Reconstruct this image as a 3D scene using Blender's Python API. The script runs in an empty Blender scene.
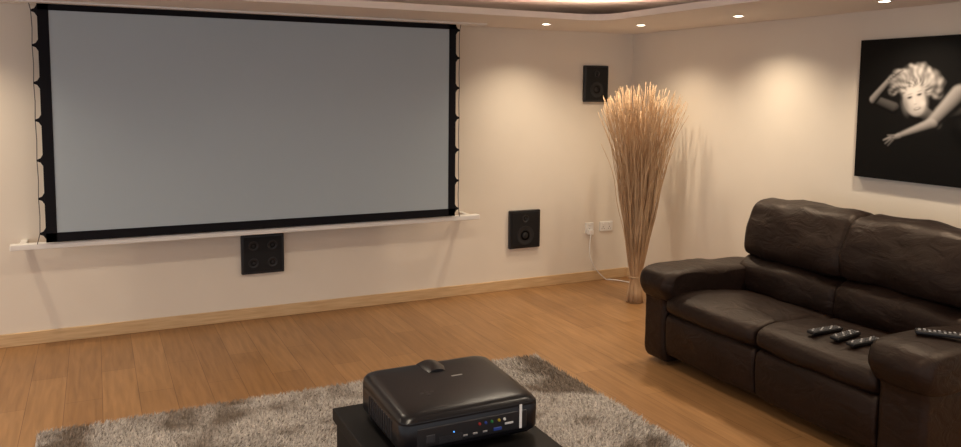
import bpy, bmesh, math, random
import numpy as np
from mathutils import Matrix, Vector, noise
random.seed(4); rng=np.random.default_rng(4)
scn=bpy.context.scene
scn.view_settings.view_transform='Standard'
scn.view_settings.look='None'
scn.view_settings.exposure=.38

# ------------------------------------------------------------------ helpers
def new_mat(name,col=(.8,.8,.8),rough=.5,metal=0,spec=.5,emit=None,estr=0):
    m=bpy.data.materials.new(name); m.use_nodes=True
    b=m.node_tree.nodes['Principled BSDF']
    b.inputs['Base Color'].default_value=(*col,1)
    b.inputs['Roughness'].default_value=rough
    b.inputs['Metallic'].default_value=metal
    b.inputs['Specular IOR Level'].default_value=spec
    if emit:
        b.inputs['Emission Color'].default_value=(*emit,1)
        b.inputs['Emission Strength'].default_value=estr
    return m
def N(m,t,**k):
    n=m.node_tree.nodes.new(t)
    for a,v in k.items(): setattr(n,a,v)
    return n
def L(m,a,b): m.node_tree.links.new(a,b)
def bsdf(m): return m.node_tree.nodes['Principled BSDF']
def add_noise(m,scale,c1,c2,detail=4,bump=0,bscale=None,stretch=(1,1,1),dist=.01):
    tc=N(m,'ShaderNodeTexCoord'); mp=N(m,'ShaderNodeMapping'); mp.inputs['Scale'].default_value=stretch
    L(m,tc.outputs['Object'],mp.inputs['Vector'])
    n=N(m,'ShaderNodeTexNoise'); n.inputs['Scale'].default_value=scale; n.inputs['Detail'].default_value=detail
    L(m,mp.outputs['Vector'],n.inputs['Vector'])
    r=N(m,'ShaderNodeValToRGB'); r.color_ramp.elements[0].position=.3; r.color_ramp.elements[1].position=.7
    r.color_ramp.elements[0].color=(*c1,1); r.color_ramp.elements[1].color=(*c2,1)
    L(m,n.outputs['Fac'],r.inputs['Fac']); L(m,r.outputs['Color'],bsdf(m).inputs['Base Color'])
    if bump:
        n2=N(m,'ShaderNodeTexNoise'); n2.inputs['Scale'].default_value=bscale or scale; n2.inputs['Detail'].default_value=3
        L(m,mp.outputs['Vector'],n2.inputs['Vector'])
        bp=N(m,'ShaderNodeBump'); bp.inputs['Strength'].default_value=bump; bp.inputs['Distance'].default_value=dist
        L(m,n2.outputs['Fac'],bp.inputs['Height']); L(m,bp.outputs['Normal'],bsdf(m).inputs['Normal'])
    return m
def link(o,parent=None):
    scn.collection.objects.link(o)
    if parent: o.parent=parent
    return o
def empty(name):
    e=bpy.data.objects.new(name,None); e.empty_display_size=.1; return link(e)
def mesh(name,V,F,mat,parent=None,smooth=False):
    me=bpy.data.meshes.new(name); me.from_pydata([tuple(v) for v in V],[],[tuple(f) for f in F]); me.update()
    bm=bmesh.new(); bm.from_mesh(me); bmesh.ops.recalc_face_normals(bm,faces=bm.faces); bm.to_mesh(me); bm.free()
    if mat: me.materials.append(mat)
    if smooth:
        for p in me.polygons: p.use_smooth=True
    return link(bpy.data.objects.new(name,me),parent)
def box(name,x0,x1,y0,y1,z0,z1,mat,parent=None,bevel=0,seg=3):
    V=[(x,y,z) for x in (x0,x1) for y in (y0,y1) for z in (z0,z1)]
    F=[(0,1,3,2),(4,6,7,5),(0,4,5,1),(2,3,7,6),(0,2,6,4),(1,5,7,3)]
    o=mesh(name,V,F,mat,parent)
    if bevel:
        b=o.modifiers.new('b','BEVEL'); b.width=bevel; b.segments=seg
        for p in o.data.polygons: p.use_smooth=True
        w=o.modifiers.new('w','WEIGHTED_NORMAL')
    return o
def tube(name,pts,r,mat,parent=None,res=8,closed=False):
    V=[];F=[];n=len(pts); pts=[Vector(p) for p in pts]
    rr=r if isinstance(r,(list,tuple)) else [r]*n
    for i,p in enumerate(pts):
        t=(pts[min(i+1,n-1)]-pts[max(i-1,0)]).normalized()
        a=Vector((0,0,1)) if abs(t.z)<.9 else Vector((1,0,0))
        u=t.cross(a).normalized(); v=t.cross(u)
        for k in range(res):
            an=2*math.pi*k/res; V.append(p+(u*math.cos(an)+v*math.sin(an))*rr[i])
    for i in range(n-1):
        for k in range(res):
            F.append((i*res+k,i*res+(k+1)%res,(i+1)*res+(k+1)%res,(i+1)*res+k))
    F.append(tuple(range(res))); F.append(tuple((n-1)*res+k for k in range(res)))
    return mesh(name,V,F,mat,parent,True)
def lathe(name,prof,origin,axis,mat,parent=None,res=32):
    ax=Vector(axis).normalized(); a=Vector((0,0,1)) if abs(ax.z)<.9 else Vector((1,0,0))
    u=ax.cross(a).normalized(); v=ax.cross(u); o=Vector(origin); V=[];F=[]
    for (r,h) in prof:
        for k in range(res):
            an=2*math.pi*k/res; V.append(o+ax*h+(u*math.cos(an)+v*math.sin(an))*max(r,1e-4))
    for i in range(len(prof)-1):
        for k in range(res):
            F.append((i*res+k,i*res+(k+1)%res,(i+1)*res+(k+1)%res,(i+1)*res+k))
    F.append(tuple(range(res))); F.append(tuple((len(prof)-1)*res+k for k in range(res)))
    ob=mesh(name,V,F,mat,parent,True)
    m=ob.modifiers.new('e','EDGE_SPLIT'); m.split_angle=math.radians(40)
    return ob

# ------------------------------------------------------------------ materials
wall_m=add_noise(new_mat('wall_paint',rough=.75,spec=.2),3,(.77,.70,.605),(.79,.72,.625),bump=.04,bscale=120,dist=.002)
ceil_m=add_noise(new_mat('ceiling_paint',rough=.8,spec=.2),3,(.80,.74,.69),(.82,.76,.71))
black_felt=new_mat('black_velvet',(.006,.006,.009),.85,spec=.2)
black_pl=new_mat('black_plastic',(.007,.007,.009),.4)
black_gl=new_mat('black_satin',(.005,.005,.007),.30,spec=.33)
dark_pl=new_mat('dark_grey_plastic',(.022,.022,.026),.45)
white_pl=new_mat('white_plastic',(.80,.78,.75),.4)
silver=new_mat('silver',(.6,.6,.6),.3,metal=.9)
cloth=add_noise(new_mat('grey_screen_fabric',rough=.55,spec=.4),1.2,(.375,.445,.50),(.39,.46,.515),bump=.02,bscale=400,dist=.001)
lamp_m=new_mat('lamp_glow',(1,1,1),emit=(1,.88,.70),estr=16)
led_m=new_mat('led_strip_glow',(1,1,1),emit=(1,.74,.56),estr=12)

floor_m=new_mat('oak_laminate',rough=.36,spec=.38)
tc=N(floor_m,'ShaderNodeTexCoord'); mp=N(floor_m,'ShaderNodeMapping'); mp.inputs['Rotation'].default_value=(0,0,math.pi/2)
L(floor_m,tc.outputs['Object'],mp.inputs['Vector'])
bk=N(floor_m,'ShaderNodeTexBrick'); bk.offset=.37; bk.offset_frequency=2
bk.inputs['Scale'].default_value=1; bk.inputs['Brick Width'].default_value=1.25; bk.inputs['Row Height'].default_value=.19
bk.inputs['Mortar Size'].default_value=.0020; bk.inputs['Mortar Smooth'].default_value=.3
bk.inputs['Color1'].default_value=(.31,.165,.068,1); bk.inputs['Color2'].default_value=(.38,.21,.090,1); bk.inputs['Mortar'].default_value=(.18,.09,.035,1)
L(floor_m,mp.outputs['Vector'],bk.inputs['Vector'])
mp2=N(floor_m,'ShaderNodeMapping'); mp2.inputs['Scale'].default_value=(16,1.2,1); L(floor_m,tc.outputs['Object'],mp2.inputs['Vector'])
gn=N(floor_m,'ShaderNodeTexNoise'); gn.inputs['Scale'].default_value=2.2; gn.inputs['Detail'].default_value=6; gn.inputs['Distortion'].default_value=.6
L(floor_m,mp2.outputs['Vector'],gn.inputs['Vector'])
gr=N(floor_m,'ShaderNodeValToRGB'); gr.color_ramp.elements[0].position=.3; gr.color_ramp.elements[1].position=.7
gr.color_ramp.elements[0].color=(.76,.73,.68,1); gr.color_ramp.elements[1].color=(1.08,1.06,1.04,1)
L(floor_m,gn.outputs['Fac'],gr.inputs['Fac'])
mx=N(floor_m,'ShaderNodeMix',data_type='RGBA',blend_type='MULTIPLY'); mx.inputs[0].default_value=1
L(floor_m,bk.outputs['Color'],mx.inputs[6]); L(floor_m,gr.outputs['Color'],mx.inputs[7]); L(floor_m,mx.outputs[2],bsdf(floor_m).inputs['Base Color'])
bp=N(floor_m,'ShaderNodeBump'); bp.inputs['Strength'].default_value=.08; bp.inputs['Distance'].default_value=.002
L(floor_m,gn.outputs['Fac'],bp.inputs['Height']); L(floor_m,bp.outputs['Normal'],bsdf(floor_m).inputs['Normal'])

pine=add_noise(new_mat('pine_skirting',rough=.45),3,(.54,.35,.18),(.68,.48,.27),stretch=(1.5,1.5,25),detail=6)

# ------------------------------------------------------------------ room
XL,YB=-9.0,-9.0
box('floor',XL,.15,YB,.15,-.12,0,floor_m)
box('wall_front',XL,.15,0,.15,0,2.7,wall_m)
box('wall_right',0,.15,YB,0,0,2.7,wall_m)
box('baseboard_front',XL,-.018,-.018,0,0,.09,pine,bevel=.004)
box('baseboard_right',-.018,0,YB,0,0,.09,pine,bevel=.004)
box('ceiling',XL,.15,YB,.15,2.46,2.6,ceil_m)
r=.22; ex,ey=-1.02,-.97
def edge_path(off,n=10):
    x=ex+off; y=ey+off; rr=r+off
    P=[(XL,y)]
    c=(ex-r,ey-r)
    for i in range(n+1):
        a=math.pi/2*(1-i/n); P.append((c[0]+rr*math.cos(a),c[1]+rr*math.sin(a)))
    P.append((x,YB)); return P
P=edge_path(0)
poly=[(0,0),(XL,0)]+P+[(0,YB)]
def prism(name,poly,z0,z1,mat,parent=None):
    n=len(poly); V=[(x,y,z0) for x,y in poly]+[(x,y,z1) for x,y in poly]
    F=[tuple(range(n)),tuple(range(n,2*n))]+[(i,(i+1)%n,n+(i+1)%n,n+i) for i in range(n)]
    return mesh(name,V,F,mat,parent)
prism('ceiling_soffit',poly,2.30,2.345,ceil_m)
Q=edge_path(.16); Q2=edge_path(.175)
V=[(x,y,2.347) for x,y in Q]+[(x,y,2.347) for x,y in Q2]+[(x,y,2.357) for x,y in Q]+[(x,y,2.357) for x,y in Q2]
n=len(Q); F=[]
for i in range(n-1):
    for a,b in ((0,1),(2,3),(0,2),(1,3)):
        F.append((a*n+i,a*n+i+1,b*n+i+1,b*n+i))
mesh('cove_led_strip',V,F,led_m)

ring_m=new_mat('downlight_ring',(.8,.78,.75),.3,metal=.3)
def downlight(x,y,z=2.3,power=34,ang=88,col=(1,.82,.60),soft=.03):
    o=lathe('recessed_downlight',[(.044,-.004),(.044,.0),(.034,.004),(.031,.002),(.031,-.003)],(x,y,z),(0,0,-1),ring_m)
    d=lathe('lamp_face',[(.030,-.002),(.030,.0025),(.0,.003)],(x,y,z),(0,0,-1),lamp_m,o)
    l=bpy.data.lights.new('lamp_beam','SPOT'); l.energy=power; l.spot_size=math.radians(ang); l.spot_blend=1; l.shadow_soft_size=soft; l.color=col
    lo=bpy.data.objects.new('lamp_beam',l); lo.location=(x,y,z-.015); link(lo,o)
for x,y in [(-.57,-.86),(-.46,-1.82),(-.40,-2.92),(-.40,-4.0),(-.40,-5.1)]: downlight(x,y,power=44,ang=132)
downlight(-1.26,-.53,power=40,ang=130)
for x in (-5.45,-6.5): downlight(x,-.5,power=42,ang=125)
for x in (-2.3,-4.0,-5.7):  # unseen tray downlights, added as fill light for the room; left one stronger
    for y in (-2.2,-4.2,-6.4): downlight(x,y,z=2.46,power=66 if x<-5 and y>-3 else 52,ang=160,soft=.12,col=(1,.85,.66))

# ------------------------------------------------------------------ projection screen
S=empty('projector_screen'); ys=-.25
box('screen_surface',-4.80,-1.985,ys-.004,ys+.004,.80,2.25,cloth,S)
for nm,a in dict(border_left=(-4.86,-4.795,.74,2.297),border_right=(-1.99,-1.93,.74,2.297),border_top=(-4.86,-1.93,2.245,2.297),border_bottom=(-4.86,-1.93,.74,.802)).items():
    box(nm,a[0],a[1],ys-.008,ys+.008,a[2],a[3],black_felt,S,bevel=.002)
cord=new_mat('tension_cord',(.12,.11,.11),.6)
for side,xe,s in (('left',-4.86,-1),('right',-1.93,1)):
    zs=[2.24,2.02,1.78,1.54,1.28,1.03,.80]
    pts=[(xe+s*.045,ys,2.295)]
    for i,z in enumerate(zs):
        V=[(xe-s*.005,ys-.004,z+.045),(xe-s*.005,ys-.004,z-.045),(xe+s*.014,ys-.004,z-.014),(xe+s*.036,ys-.004,z-.005),(xe+s*.036,ys-.004,z+.005),(xe+s*.014,ys-.004,z+.014)]
        V+= [(a,b+.008,c) for a,b,c in V]
        F=[(0,1,2,3,4,5),(6,7,8,9,10,11)]+[(k,(k+1)%6,6+(k+1)%6,6+k) for k in range(6)]
        mesh('tension_tab_%s_%d'%(side,i),V,F,black_felt,S)
        pts.append((xe+s*.034,ys,z))
        if i<len(zs)-1: pts.append((xe+s*.030,ys,(z+zs[i+1])/2))
    pts.append((xe+s*.055,ys+.02,.72))
    tube('tension_cord_'+side,pts,.003,cord,S,6)
box('bottom_rail',-5.07,-1.69,-.235,-.17,.693,.733,white_pl,S,bevel=.006)
for k,x in enumerate((-5.0,-1.76)): box('rail_bracket_%d'%k,x-.02,x+.02,-.18,.0,.70,.728,white_pl,S,bevel=.003)
box('ceiling_casing',-5.07,-1.69,-.33,-.18,2.285,2.30,white_pl,S,bevel=.003)

# ------------------------------------------------------------------ speakers
grille=new_mat('speaker_grille',(.008,.008,.009),.6,spec=.3)
grille2=new_mat('speaker_driver',(.016,.016,.018),.5,spec=.4)
def speaker(x0,x1,z0,z1,mode):
    e=empty('wall_speaker')
    box('cabinet',x0,x1,-.035,0.0,z0,z1,black_pl,e,bevel=.008)
    box('baffle',x0+.018,x1-.018,-.039,-.033,z0+.018,z1-.018,grille,e,bevel=.003)
    w=x1-x0;h=z1-z0
    def cone(cx,cz,r,m=grille2):
        lathe('driver',[(r,0),(r,.002),(r*.88,.003),(r*.80,.001),(r*.35,-.0005),(r*.3,.002),(0,.003)],(cx,-.039,cz),(0,-1,0),m,e)
    if mode=='quad':
        for i in (.28,.72):
            for j in (.28,.72): cone(x0+w*i,z0+h*j,w*.12)
    else:
        cone(x0+w*.5,z0+h*.34,w*.28); cone(x0+w*.5,z0+h*.78,w*.11)
speaker(-3.59,-3.27,.355,.655,'quad')
speaker(-1.30,-.99,.37,.71,'duo')
speaker(-.55,-.29,1.67,2.0,'duo')

# ------------------------------------------------------------------ sockets + cable
def socket(x0,x1,z0,z1):
    e=empty('wall_socket')
    box('plate',x0,x1,-.012,0,z0,z1,white_pl,e,bevel=.004)
    n=2 if x1-x0>.12 else 1
    for i in range(n):
        cx=x0+(x1-x0)*(i+.5)/n
        box('rocker',cx-.012,cx+.012,-.016,-.01,z1-.03,z1-.012,white_pl,e,bevel=.002)
        for d in (-.012,.012): box('pin_slot',cx+d-.003,cx+d+.003,-.0125,-.011,z0+.02,z0+.028,black_pl,e)
        box('pin_slot_earth',cx-.003,cx+.003,-.0125,-.011,z0+.036,z0+.046,black_pl,e)
socket(-.49,-.40,.45,.55); socket(-.33,-.185,.46,.55)
ce=empty('power_cable')
box('plug',-.475,-.42,-.052,-.012,.44,.49,white_pl,ce,bevel=.008)
def bez(p0,p1,p2,p3,n=20):
    return [Vector(p0)*(1-t)**3+Vector(p1)*3*t*(1-t)**2+Vector(p2)*3*t*t*(1-t)+Vector(p3)*t**3 for t in [i/n for i in range(n+1)]]
tube('lead',bez((-.45,-.045,.445),(-.50,-.05,.2),(-.42,-.06,.12),(-.28,-.06,.008))+bez((-.28,-.06,.008),(-.2,-.08,.008),(-.15,-.2,.008),(-.1,-.4,.008))[1:],.005,white_pl,ce,8)

# ------------------------------------------------------------------ bundle of dried twigs
twig=add_noise(new_mat('dried_twig',rough=.75,spec=.2),6,(.40,.25,.14),(.66,.47,.30),stretch=(3,3,.6))
tw_ob_V=[];tw_F=[]
def add_stick(pts,r0,r1,res=5):
    b=len(tw_ob_V); n=len(pts)
    for i,p in enumerate(pts):
        t=(pts[min(i+1,n-1)]-pts[max(i-1,0)]).normalized()
        u=t.cross(Vector((0.3,1,0))).normalized(); v=t.cross(u); rr=r0+(r1-r0)*i/(n-1)
        for k in range(res):
            an=2*math.pi*k/res; tw_ob_V.append(p+(u*math.cos(an)+v*math.sin(an))*rr)
    for i in range(n-1):
        for k in range(res): tw_F.append((b+i*res+k,b+i*res+(k+1)%res,b+(i+1)*res+(k+1)%res,b+(i+1)*res+k))
    tw_F.append(tuple(b+k for k in range(res))); tw_F.append(tuple(b+(n-1)*res+k for k in range(res)))
bx,by=-.51,-.80
for i in range(420):
    a=random.uniform(0,2*math.pi); q=math.sqrt(random.random())
    H=1.85-.13*q*q-abs(random.gauss(0,.09))
    if random.random()<.15: H-=random.uniform(.05,.4)
    ra=a+random.gauss(0,.5); spread=random.uniform(.82,1.10)
    pts=[]
    kx=random.gauss(0,.018); ky=random.gauss(0,.018); kz=random.uniform(.4,.8)
    for j in range(17):
        t=j/16; z=.004+H*t
        rad = .070+(.042-.070)*min(1,z/.22) if z<.22 else .042+.285*spread*((z-.22)/1.58)**.92
        rad*=q
        aa=a+(ra-a)*t
        wob=.028*t; kk=max(0,1-abs(t-kz)/.3)*t
        x=bx+.02*t+rad*math.cos(aa)+wob*noise.noise((i*3.1,z*3,0))+kx*kk; y=by+rad*math.sin(aa)+wob*noise.noise((i*3.1,z*3,7))+ky*kk
        if t>.72:
            k=((t-.72)/.28)**1.5; x+=k*.06*math.cos(aa+noise.noise((i*1.7,3,0))*3)*(q+.3); y+=k*.06*math.sin(aa+noise.noise((i*1.7,3,0))*3)
            z-=k*.04*q
        pts.append(Vector((min(x,-.025),min(y,-.03),z)))
    add_stick(pts,.0038,.0020)
T=empty('dried_twig_bundle')
mesh('twigs',tw_ob_V,tw_F,twig,T,True)
raff=new_mat('raffia_tie',(.45,.32,.2),.8)
lathe('tie',[(.043,0),(.049,.003),(.049,.009),(.043,.012)],(bx,by,.21),(0,0,1),raff,T)

# ------------------------------------------------------------------ portrait canvas (a flat printed photograph)
def ss(e0,e1,x):
    t=np.clip((x-e0)/(e1-e0),0,1); return t*t*(3-2*t)
u0,u1,v0,v1=861.,1045.,36.,183.
nu,nv=368,294
Ug,Vg=np.meshgrid(np.linspace(u0,u1,nu+1),np.linspace(v0,v1,nv+1))
val=np.full(Ug.shape,.006)
def comp(mask,v):
    global val
    val=val*(1-mask)+v*mask
def capsule(a,b,r1,r2,base,soft=1.0,light=(.5,-.8),amb=.2):
    ax,ay=a;bx_,by_=b; dx,dy=bx_-ax,by_-ay; L2=dx*dx+dy*dy+1e-6
    t=np.clip(((Ug-ax)*dx+(Vg-ay)*dy)/L2,0,1); px=Ug-ax-t*dx; py=Vg-ay-t*dy
    d=np.hypot(px,py); r=r1+(r2-r1)*t; m=1-ss(r-soft,r+soft*.4,d)
    nx=px/r; ny=py/r; nz=np.sqrt(np.clip(1-nx*nx-ny*ny,0,1))
    comp(m,base*np.clip(.30*nz+.75*(nx*light[0]+ny*light[1])+amb,0.01,1))
def ell(c,rx,ry,rot,v,soft=.25,m=1):
    a=math.radians(rot); X=(Ug-c[0])*math.cos(a)+(Vg-c[1])*math.sin(a); Y=-(Ug-c[0])*math.sin(a)+(Vg-c[1])*math.cos(a)
    d=np.sqrt((X/rx)**2+(Y/ry)**2); comp(m*(1-ss(1-soft,1+soft,d)),v)
def flow(cu,cv,k,ph):
    a=np.arctan2(Vg-cv,Ug-cu); rr_=np.hypot(Ug-cu,Vg-cv)
    return np.sin(a*k+rr_*.33+ph+1.2*np.sin(rr_*.45+ph))
strand=np.clip(.5+.30*flow(918,92,9,0)+.22*flow(925,88,17,1.1)+.12*flow(915,95,31,2.3),0,1)
capsule((975,128),(990,150),16,14,.02,8)
capsule((948,112),(972,104),8,10,.14,3)
capsule((880,100),(901,108),5.5,6.5,.16,1.5,(-.3,-.8),.1)
capsule((898,76),(879,99),3.4,5.2,.50,1.4,(-.75,-.35),.06)
capsule((928,110),(942,122),8,9,.14,2)
c=(922,80); ang=np.arctan2(Vg-c[1],Ug-c[0]); rr=np.hypot((Ug-c[0])/27,(Vg-c[1])/18)
edge=1+.06*np.sin(ang*4+1)+.04*np.sin(ang*9)+.02*np.sin(ang*17+2)+.05*(strand-.5)
lightd=np.clip(.75+.5*((Ug-c[0])/28*.5-(Vg-c[1])/19*.8),.10,1.2)
comp(1-ss(edge-.28,edge+.08,rr),.06+.62*(.30+.70*strand**1.3)*lightd)
for cc,rx,ry in (((944,91),7,9),((899,90),6,6)):
    d=np.hypot((Ug-cc[0])/rx,(Vg-cc[1])/ry); comp((1-ss(.5,1.1,d))*.9,.05+.35*strand**1.3)
for k in range(4): capsule((894+k*2.3,79-k*2.2),(901+k*2.6,73-k*1.4),1.3,1.0,.5,.7)
# face: lit from the right, left cheek softly shaded
ell((921.8,100),11.0,15.5,-18,.40,.13)
ell((924.0,98),8.4,13,-18,.70,.6,.95)
ell((912.8,106),3.2,8,-16,.20,.8,.6)
ell((920,89),9,4.5,-18,.72,.7,.8)
for c in ((917.2,97.0),(926.8,93.8)):
    ell(c,2.8,1.5,-17,.28,.7,.6); ell(c,2.1,.8,-17,.03,.5); ell((c[0]-.2,c[1]-.7),2.7,.45,-18,.02,.5,.9); ell((c[0],c[1]-3.6),3.0,.45,-17,.18,.6,.7)
ell((923.2,103.4),1.4,.6,-17,.22,.6,.7); ell((922.2,100.2),.7,3.6,-14,.85,.7,.5)
ell((925.4,107.9),3.5,1.3,-18,.07,.4); ell((925.3,107.7),2.6,.55,-18,.85,.5)
ell((927.0,112.4),2.6,.8,-17,.32,.7,.5); ell((930.6,102.5),2.4,2.6,-14,.84,.8,.6)
for a,b,rx,ry in ((910,87,4,6),(917,83,7,4),(928,81.5,7,4),(936,88,4,8)):
    d=np.hypot((Ug-a)/rx,(Vg-b)/ry)+.45*(strand-.5); comp((1-ss(.5,1.15,d))*.85,.12+.62*strand**1.3)
# fore arm and shoulder, fading toward the wrist
capsule((966,94),(940,124),11,7.2,.72,3,(-.40,-.75),.04)
capsule((940,124),(908,137),7.2,3.6,.72,2.4,(-.15,-.85),.04)
capsule((908,137),(900,139.6),3.6,2.8,.55,1.5,(-.2,-.8))
capsule((900,138.5),(892,142),2.1,1.1,.50,.9,(-.2,-.8)); capsule((900,140.5),(894,145.5),1.6,.9,.36,.8,(-.2,-.8)); capsule((902,141.5),(897,147.5),1.4,.8,.25,.8,(-.2,-.8)); capsule((903,136.5),(896,136.5),1.3,.8,.45,.7)
k5=np.array([1,4,6,4,1])/16.
val=sum(k5[i]*np.roll(val,i-2,0) for i in range(5)); val=sum(k5[i]*np.roll(val,i-2,1) for i in range(5))
val=np.clip(val,.003,1)*.85
W_y=lambda u:-2.49-(u-861)*.0065
Z_v=lambda v:2.11-(v-36)*.00605
A=empty('portrait_canvas')
xf=-.036
Vt=[(xf,W_y(Ug[j,i]),Z_v(Vg[j,i])) for j in range(nv+1) for i in range(nu+1)]
Ft=[(j*(nu+1)+i,j*(nu+1)+i+1,(j+1)*(nu+1)+i+1,(j+1)*(nu+1)+i) for j in range(nv) for i in range(nu)]
me=bpy.data.meshes.new('printed_face'); me.from_pydata(Vt,[],Ft)
ca=me.color_attributes.new('print','FLOAT_COLOR','POINT')
vf=val.ravel(); rgba=np.ones((len(vf),4)); rgba[:,0]=vf*1.0; rgba[:,1]=vf*.92; rgba[:,2]=vf*.87
ca.data.foreach_set('color',rgba.ravel())
pm=new_mat('canvas_print',rough=.5,spec=.12); at=N(pm,'ShaderNodeVertexColor'); at.layer_name='print'
L(pm,at.outputs['Color'],bsdf(pm).inputs['Base Color']); me.materials.append(pm)
link(bpy.data.objects.new('printed_face',me),A)
box('stretcher',xf+.0006,-.002,W_y(u1),W_y(u0),Z_v(v1),Z_v(v0),black_felt,A)

# ------------------------------------------------------------------ rug
base_rug=new_mat('rug_backing',(.16,.14,.12),.95,spec=.1)
rug_m=new_mat('shag_pile',rough=.8,spec=.15)
tc=N(rug_m,'ShaderNodeTexCoord'); nz=N(rug_m,'ShaderNodeTexNoise'); nz.inputs['Scale'].default_value=2.4; nz.inputs['Detail'].default_value=5; nz.inputs['Distortion'].default_value=.8
L(rug_m,tc.outputs['Object'],nz.inputs['Vector'])
nr=N(rug_m,'ShaderNodeValToRGB'); nr.color_ramp.elements[0].position=.40; nr.color_ramp.elements[1].position=.53
nr.color_ramp.elements[0].color=(.25,.20,.16,1); nr.color_ramp.elements[1].color=(.60,.55,.50,1)
n2=N(rug_m,'ShaderNodeTexNoise'); n2.inputs['Scale'].default_value=70; L(rug_m,tc.outputs['Object'],n2.inputs['Vector'])
r2=N(rug_m,'ShaderNodeValToRGB'); r2.color_ramp.elements[0].position=.35; r2.color_ramp.elements[1].position=.65
r2.color_ramp.elements[0].color=(.60,.60,.60,1); r2.color_ramp.elements[1].color=(1.2,1.2,1.2,1)
L(rug_m,nz.outputs['Fac'],nr.inputs['Fac']); L(rug_m,n2.outputs['Fac'],r2.inputs['Fac'])
mx=N(rug_m,'ShaderNodeMix',data_type='RGBA',blend_type='MULTIPLY'); mx.inputs[0].default_value=1
L(rug_m,nr.outputs['Color'],mx.inputs[6]); L(rug_m,r2.outputs['Color'],mx.inputs[7]); L(rug_m,mx.outputs[2],bsdf(rug_m).inputs['Base Color'])
RG=empty('shag_rug'); rx0,rx1,ry0,ry1=-4.86,-1.97,-3.95,-1.66
box('backing',rx0+.01,rx1-.01,ry0+.01,ry1-.01,0.0,.012,base_rug,RG)
nt=130000
cx_=rng.uniform(rx0,rx1,nt); cy_=rng.uniform(ry0,ry1,nt)
lean=rng.uniform(0,2*np.pi,nt)*.35+3*np.array([noise.noise((a*1.6,b*1.6,0)) for a,b in zip(cx_,cy_)])
le=rng.uniform(.012,.034,nt); hh=rng.uniform(.014,.030,nt); wd=rng.uniform(.003,.0055,nt)
wa=rng.uniform(0,np.pi,nt)
v=np.zeros((nt,3,3)); v[:,0,0]=cx_-wd*np.cos(wa); v[:,0,1]=cy_-wd*np.sin(wa); v[:,1,0]=cx_+wd*np.cos(wa); v[:,1,1]=cy_+wd*np.sin(wa)
v[:,:2,2]=.008; v[:,2,0]=cx_+le*np.cos(lean); v[:,2,1]=cy_+le*np.sin(lean); v[:,2,2]=.008+hh
me=bpy.data.meshes.new('pile'); me.vertices.add(nt*3); me.vertices.foreach_set('co',v.ravel())
me.loops.add(nt*3); me.loops.foreach_set('vertex_index',np.arange(nt*3)); me.polygons.add(nt); me.polygons.foreach_set('loop_start',np.arange(nt)*3)
me.polygons.foreach_set('loop_total',np.full(nt,3)); me.update(); me.validate(); me.materials.append(rug_m)
link(bpy.data.objects.new('pile',me),RG)

# ------------------------------------------------------------------ side table
tb=new_mat('black_ash_table',(.005,.0045,.0045),.5,spec=.22)
TB=empty('side_table'); tx0,tx1,ty0,ty1=-3.81,-3.215,-4.04,-3.36
tz=.605
box('top',tx0,tx1,ty0,ty1,tz-.045,tz,tb,TB,bevel=.004)
box('apron',tx0+.012,tx1-.012,ty0+.012,ty1-.012,.40,tz-.044,tb,TB,bevel=.003)
for i,(x,y) in enumerate(((tx0+.012,ty0+.012),(tx1-.062,ty0+.012),(tx0+.012,ty1-.062),(tx1-.062,ty1-.062))):
    box('leg_%d'%i,x,x+.05,y,y+.05,.0385,.43,tb,TB,bevel=.003)
box('shelf',tx0+.02,tx1-.02,ty0+.02,ty1-.02,.16,.18,tb,TB,bevel=.003)

# ------------------------------------------------------------------ video projector
PJ=empty('video_projector')
pcx,pcy=-3.490,-3.665; hw,hd=.245,.210; zb=tz+.014
def rrect(hx,hy,rad,n=8):
    P=[]
    for (sx,sy,a0) in ((1,1,0),(-1,1,90),(-1,-1,180),(1,-1,270)):
        for i in range(n+1):
            a=math.radians(a0+90*i/n); P.append((sx*(hx-rad)+rad*math.cos(a),sy*(hy-rad)+rad*math.sin(a)))
    return P
layers=[(0,.030,.03),(.006,.014,.035),(.018,.002,.035),(.026,0,.035),(.060,0,.035),(.100,0,.035),(.104,.003,.035),(.106,.000,.035),(.119,.003,.036),(.129,.010,.038),(.135,.022,.04),(.138,.042,.04),(.140,.07,.04),(.1415,.12,.04),(.142,.165,.02)]
V=[];F=[];m=None
for (z,ins,rad) in layers:
    R_=rrect(hw-ins,hd-ins*.85,rad); m=len(R_)
    for (x,y) in R_: V.append((pcx+x,pcy+y,zb+z+(.010*(y/hd) if z>.115 else 0)))
for i in range(len(layers)-1):
    for k in range(m): F.append((i*m+k,i*m+(k+1)%m,(i+1)*m+(k+1)%m,(i+1)*m+k))
F.append(tuple(range(m))); F.append(tuple((len(layers)-1)*m+k for k in range(m)))
mesh('body',V,F,black_gl,PJ,True)
lathe('lens_hump',[(.066,-.07),(.073,-.03),(.071,.025),(.064,.030),(.056,.030)],(pcx-.0,pcy+hd-.05,zb+.088),(0,1,0),black_gl,PJ,40)
lathe('lens_ring',[(.054,0),(.054,.03),(.050,.034),(.044,.01)],(pcx,pcy+hd-.02,zb+.088),(0,1,0),dark_pl,PJ,40)
glass=new_mat('lens_glass',(.01,.012,.03),.03,spec=1)
lathe('lens_glass',[(.044,0),(.040,.012),(.022,.02),(0,.022)],(pcx,pcy+hd-.01,zb+.088),(0,1,0),glass,PJ,40)
yr=pcy-hd
box('rear_panel',pcx-.195,pcx+.195,yr-.002,yr+.02,zb+.026,zb+.088,black_pl,PJ,bevel=.004)
port_b=new_mat('vga_blue',(.02,.05,.26),.4); port_o=new_mat('rca_yellow',(.4,.3,.03),.4); port_r=new_mat('rca_red',(.25,.02,.02),.4); port_g=new_mat('rca_green',(.02,.18,.05),.4); port_w=new_mat('port_white',(.6,.6,.6),.4)
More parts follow.
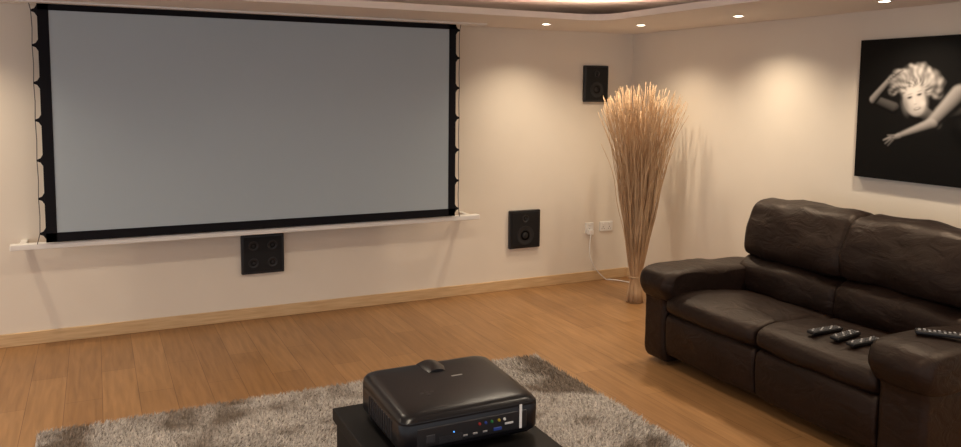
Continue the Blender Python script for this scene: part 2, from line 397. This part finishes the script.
for k,(dx,mm) in enumerate(((.02,port_r),(.042,port_b),(.064,port_g),(.09,port_o),(.110,port_w))):
    lathe('rca_jack_%d'%k,[(.0046,0),(.0046,.003),(.003,.003),(.003,.007),(.002,.007)],(pcx+dx,yr-.002,zb+.070),(0,-1,0),mm,PJ,14)
for k,dx in enumerate((-.03,.005,.04)): box('hdmi_%d'%k,pcx+dx-.008,pcx+dx+.008,yr-.004,yr,zb+.038,zb+.044,silver,PJ,bevel=.001)
box('vga_port',pcx+.07,pcx+.10,yr-.005,yr,zb+.036,zb+.047,port_b,PJ,bevel=.002)
box('power_inlet',pcx-.165,pcx-.135,yr-.004,yr,zb+.038,zb+.064,dark_pl,PJ,bevel=.002)
lathe('status_led',[(.0025,0),(.0025,.001),(0,.0015)],(pcx-.07,yr-.0025,zb+.060),(0,-1,0),new_mat('blue_led',(0,0,0),emit=(.1,.4,1),estr=1.2),PJ,12)
for k in range(9): box('rear_vent_%d'%k,pcx-.12,pcx-.04,yr-.0035,yr,zb+.030+k*.0025,zb+.0312+k*.0025,dark_pl,PJ)
box('rating_label',pcx+.166,pcx+.175,yr-.0045,yr-.001,zb+.028,zb+.108,new_mat('label_silver',(.8,.8,.8),.4),PJ,bevel=.001)
box('small_label',pcx+.112,pcx+.142,yr-.0045,yr-.001,zb+.051,zb+.057,port_w,PJ)
for k in range(5): lathe('top_button_%d'%k,[(.006,0),(.006,.003),(0,.0035)],(pcx-.10+.018*math.cos(k*1.57) if k<4 else pcx-.10,pcy-.06+(.018*math.sin(k*1.57) if k<4 else 0),zb+.1365),(0,0,1),dark_pl,PJ,14)
box('logo_plate',pcx+.03,pcx+.07,pcy+.03,pcy+.036,zb+.140,zb+.145,silver,PJ)
for k in range(11):
    y=pcy-.12+k*.022
    for s in (-1,1): box('side_vent',pcx+s*(hw+.0005)-.002,pcx+s*(hw+.0005)+.002,y,y+.008,zb+.03,zb+.092,dark_pl,PJ)
for sx in (-1,1):
    for sy in (-1,1): lathe('foot',[(.014,0),(.014,.022)],(pcx+sx*.16,pcy+sy*.13,tz),(0,0,1),black_pl,PJ,16)

# ------------------------------------------------------------------ leather sofa
leather=new_mat('brown_black_leather',rough=.47,spec=.34)
tc=N(leather,'ShaderNodeTexCoord')
n1=N(leather,'ShaderNodeTexNoise'); n1.inputs['Scale'].default_value=5; n1.inputs['Detail'].default_value=5
L(leather,tc.outputs['Object'],n1.inputs['Vector'])
cr=N(leather,'ShaderNodeValToRGB'); cr.color_ramp.elements[0].position=.3;cr.color_ramp.elements[1].position=.75
cr.color_ramp.elements[0].color=(.007,.0036,.0028,1); cr.color_ramp.elements[1].color=(.013,.0065,.005,1)
L(leather,n1.outputs['Fac'],cr.inputs['Fac']); L(leather,cr.outputs['Color'],bsdf(leather).inputs['Base Color'])
bsdf(leather).inputs['Specular Tint'].default_value=(1,.80,.68,1)
mpw=N(leather,'ShaderNodeMapping'); mpw.inputs['Scale'].default_value=(1,.6,1.2); L(leather,tc.outputs['Object'],mpw.inputs['Vector'])
wv=N(leather,'ShaderNodeTexNoise'); wv.inputs['Scale'].default_value=11; wv.inputs['Detail'].default_value=3.5; wv.inputs['Distortion'].default_value=.9
L(leather,mpw.outputs['Vector'],wv.inputs['Vector'])
vo=N(leather,'ShaderNodeTexVoronoi'); vo.inputs['Scale'].default_value=260; L(leather,tc.outputs['Object'],vo.inputs['Vector'])
b1=N(leather,'ShaderNodeBump'); b1.inputs['Strength'].default_value=.48; b1.inputs['Distance'].default_value=.018
b2=N(leather,'ShaderNodeBump'); b2.inputs['Strength'].default_value=.2; b2.inputs['Distance'].default_value=.001
L(leather,wv.outputs['Fac'],b1.inputs['Height']); L(leather,vo.outputs['Distance'],b2.inputs['Height'])
L(leather,b1.outputs['Normal'],b2.inputs['Normal']); L(leather,b2.outputs['Normal'],bsdf(leather).inputs['Normal'])

def catmull(P,n=6):
    out=[];m=len(P)
    for i in range(m):
        p0,p1,p2,p3=[np.array(P[(i+k)%m],float) for k in (-1,0,1,2)]
        for j in range(n):
            t=j/n; out.append(.5*((2*p1)+(-p0+p2)*t+(2*p0-5*p1+4*p2-p3)*t*t+(-p0+3*p1-3*p2+p3)*t**3))
    return out
def pillow(name,prof,y0,y1,edge,parent,crown=0,wr=.006,seed=0,mat=None):
    P=catmull(prof); c=sum(P)/len(P); m=len(P)
    w=abs(y1-y0); lo,hi=min(y0,y1),max(y0,y1)
    ys=[]
    for i in range(9): ys.append(lo+edge*(1-math.cos(i/8*math.pi/2)))
    k=14
    for i in range(1,k): ys.append(lo+edge+(w-2*edge)*i/k)
    for i in range(8,-1,-1): ys.append(hi-edge*(1-math.cos(i/8*math.pi/2)))
    V=[];F=[]
    for y in ys:
        d=min(y-lo,hi-y); ins=0
        if d<edge: ins=edge*(1-math.sqrt(max(0,1-((edge-d)/edge)**2)))
        t=(y-lo)/w; cr_=crown*(1-(2*t-1)**2)
        for p in P:
            v_=p-c; l=np.linalg.norm(v_); s=(l-min(ins,l*.8)+cr_)/l; q=c+v_*s
            nn=noise.noise((q[0]*5+seed,y*5,q[1]*5))*wr+noise.noise((q[0]*14+seed,y*9,q[1]*14))*wr*.4
            q=q+v_/l*nn
            V.append((q[0],y,q[1]))
    for i in range(len(ys)-1):
        for j in range(m): F.append((i*m+j,i*m+(j+1)%m,(i+1)*m+(j+1)%m,(i+1)*m+j))
    F.append(tuple(range(m))); F.append(tuple((len(ys)-1)*m+j for j in range(m)))
    return mesh(name,V,F,mat or leather,parent,True)
SF=empty('leather_recliner_sofa')
yA0,yA1=-1.97,-2.18; yM=-2.94; yB1=-3.70; yB2=-3.94
box('chassis',-1.22,-.16,yB2+.03,yA0-.03,.05,.34,leather,SF,bevel=.03)
for i,(x,y) in enumerate(((-1.15,yA0-.1),(-.22,yA0-.1),(-1.15,yB2+.1),(-.22,yB2+.1))): box('foot_%d'%i,x-.03,x+.03,y-.03,y+.03,0,.06,black_pl,SF)
arm_panel=[(-1.31,.04),(-1.33,.20),(-1.33,.40),(-1.31,.50),(-1.0,.52),(-.6,.52),(-.25,.52),(-.2,.4),(-.2,.10),(-.25,.03),(-.7,.03),(-1.15,.03)]
arm_pad=[(-1.355,.48),(-1.375,.55),(-1.34,.615),(-1.22,.64),(-1.0,.64),(-.75,.625),(-.50,.615),(-.42,.54),(-.46,.46),(-.8,.44),(-1.1,.43),(-1.30,.435)]
for k,(a,b) in enumerate(((yA0,yA1),(yB1-.0,yB2-.0))):
    pillow('arm_panel_%d'%k,arm_panel,a,b,.035,SF,0,.004,seed=k*7)
pillow('arm_pad_0',arm_pad,yA0+.02,yA1-.07,.06,SF,.006,.011,seed=3)
pillow('arm_pad_1',arm_pad,yB1+.05,yB2-.03,.06,SF,.006,.011,seed=8)
foot_p=[(-1.30,.09),(-1.325,.16),(-1.33,.28),(-1.31,.35),(-1.22,.36),(-1.15,.30),(-1.14,.18),(-1.18,.08)]
seat_p=[(-1.32,.37),(-1.345,.42),(-1.31,.475),(-1.17,.50),(-.95,.49),(-.75,.465),(-.55,.46),(-.48,.38),(-.55,.31),(-.9,.30),(-1.2,.32)]
back_low=[(-.60,.40),(-.70,.46),(-.725,.55),(-.70,.64),(-.60,.685),(-.50,.67),(-.40,.60),(-.38,.45),(-.45,.36)]
back_up=[(-.58,.665),(-.67,.70),(-.685,.80),(-.64,.94),(-.57,1.035),(-.44,1.055),(-.33,1.02),(-.28,.85),(-.32,.68),(-.45,.62)]
back_shell=[(-.50,.30),(-.52,.60),(-.44,.90),(-.36,.97),(-.22,.96),(-.16,.80),(-.15,.40),(-.2,.2),(-.4,.2)]
for k,(a,b) in enumerate(((yA1+.0,yM),(yM,yB1))):
    g=.003
    pillow('footrest_%d'%k,foot_p,a-g,b+g,.025,SF,.010,.008,seed=11+k)
    pillow('seat_cushion_%d'%k,seat_p,a-g,b+g,.045,SF,.018,.012,seed=17+k)
    pillow('lumbar_cushion_%d'%k,back_low,a-g+.03,b+g,.05,SF,.012,.020,seed=23+k)
    pillow('head_cushion_%d'%k,back_up,a-g+.03,b+g,.05,SF,.004,.020,seed=29+k)
    pillow('back_shell_%d'%k,back_shell,a+.02,b,.05,SF,0,.003,seed=37+k)

# ------------------------------------------------------------------ remote controls
btn=new_mat('remote_button_white',(.5,.5,.52),.5); btg=new_mat('remote_button_grey',(.12,.12,.13),.5)
def remote(x,y,z,rot,l=.19,w=.05,body=black_pl,tilt=0):
    e=empty('remote_control')
    e.location=(x,y,z); e.rotation_euler=(tilt,0,math.radians(rot))
    box('case',-l/2,l/2,-w/2,w/2,0,.018,body,e,bevel=.006)
    n=int(l/.022)
    for i in range(n):
        for j in (-1,0,1):
            cx=-l/2+.018+i*(l-.036)/(n-1); box('key',cx-.005,cx+.005,j*w*.28-.004,j*w*.28+.004,.0175,.0205,btn if (i*2+j)%3==0 else btg,e,bevel=.001)
remote(-1.14,-3.24,.514,-2,.21,.05)
remote(-1.12,-3.35,.516,8,.20,.055)
remote(-1.12,-3.46,.514,0,.21,.05)
remote(-1.02,-3.55,.508,-8,.18,.045)
remote(-1.08,-3.83,.654,-50,.22,.05)

# ------------------------------------------------------------------ world + camera
w=bpy.data.worlds.new('World'); scn.world=w; w.use_nodes=True
w.node_tree.nodes['Background'].inputs[0].default_value=(.94,.95,1,1); w.node_tree.nodes['Background'].inputs[1].default_value=.82
f=788;yaw=math.radians(26.1);pitch=math.atan(73/788);roll=math.radians(.57)
Fv=Vector((math.sin(yaw)*math.cos(pitch),math.cos(yaw)*math.cos(pitch),-math.sin(pitch)))
R=Vector((math.cos(yaw),-math.sin(yaw),0)); U=R.cross(Fv)
R2=R*math.cos(roll)+U*math.sin(roll); U2=U*math.cos(roll)-R*math.sin(roll)
M=Matrix.Identity(4)
for i in range(3): M[i][0]=R2[i]; M[i][1]=U2[i]; M[i][2]=-Fv[i]; M[i][3]=(-4.55,-6.07,1.75)[i]
cam=bpy.data.cameras.new('camera'); cam.sensor_width=36; cam.lens=f/961*36; cam.shift_y=-58.5/961; cam.clip_start=.05
co=bpy.data.objects.new('camera',cam); link(co); co.matrix_world=M; scn.camera=co
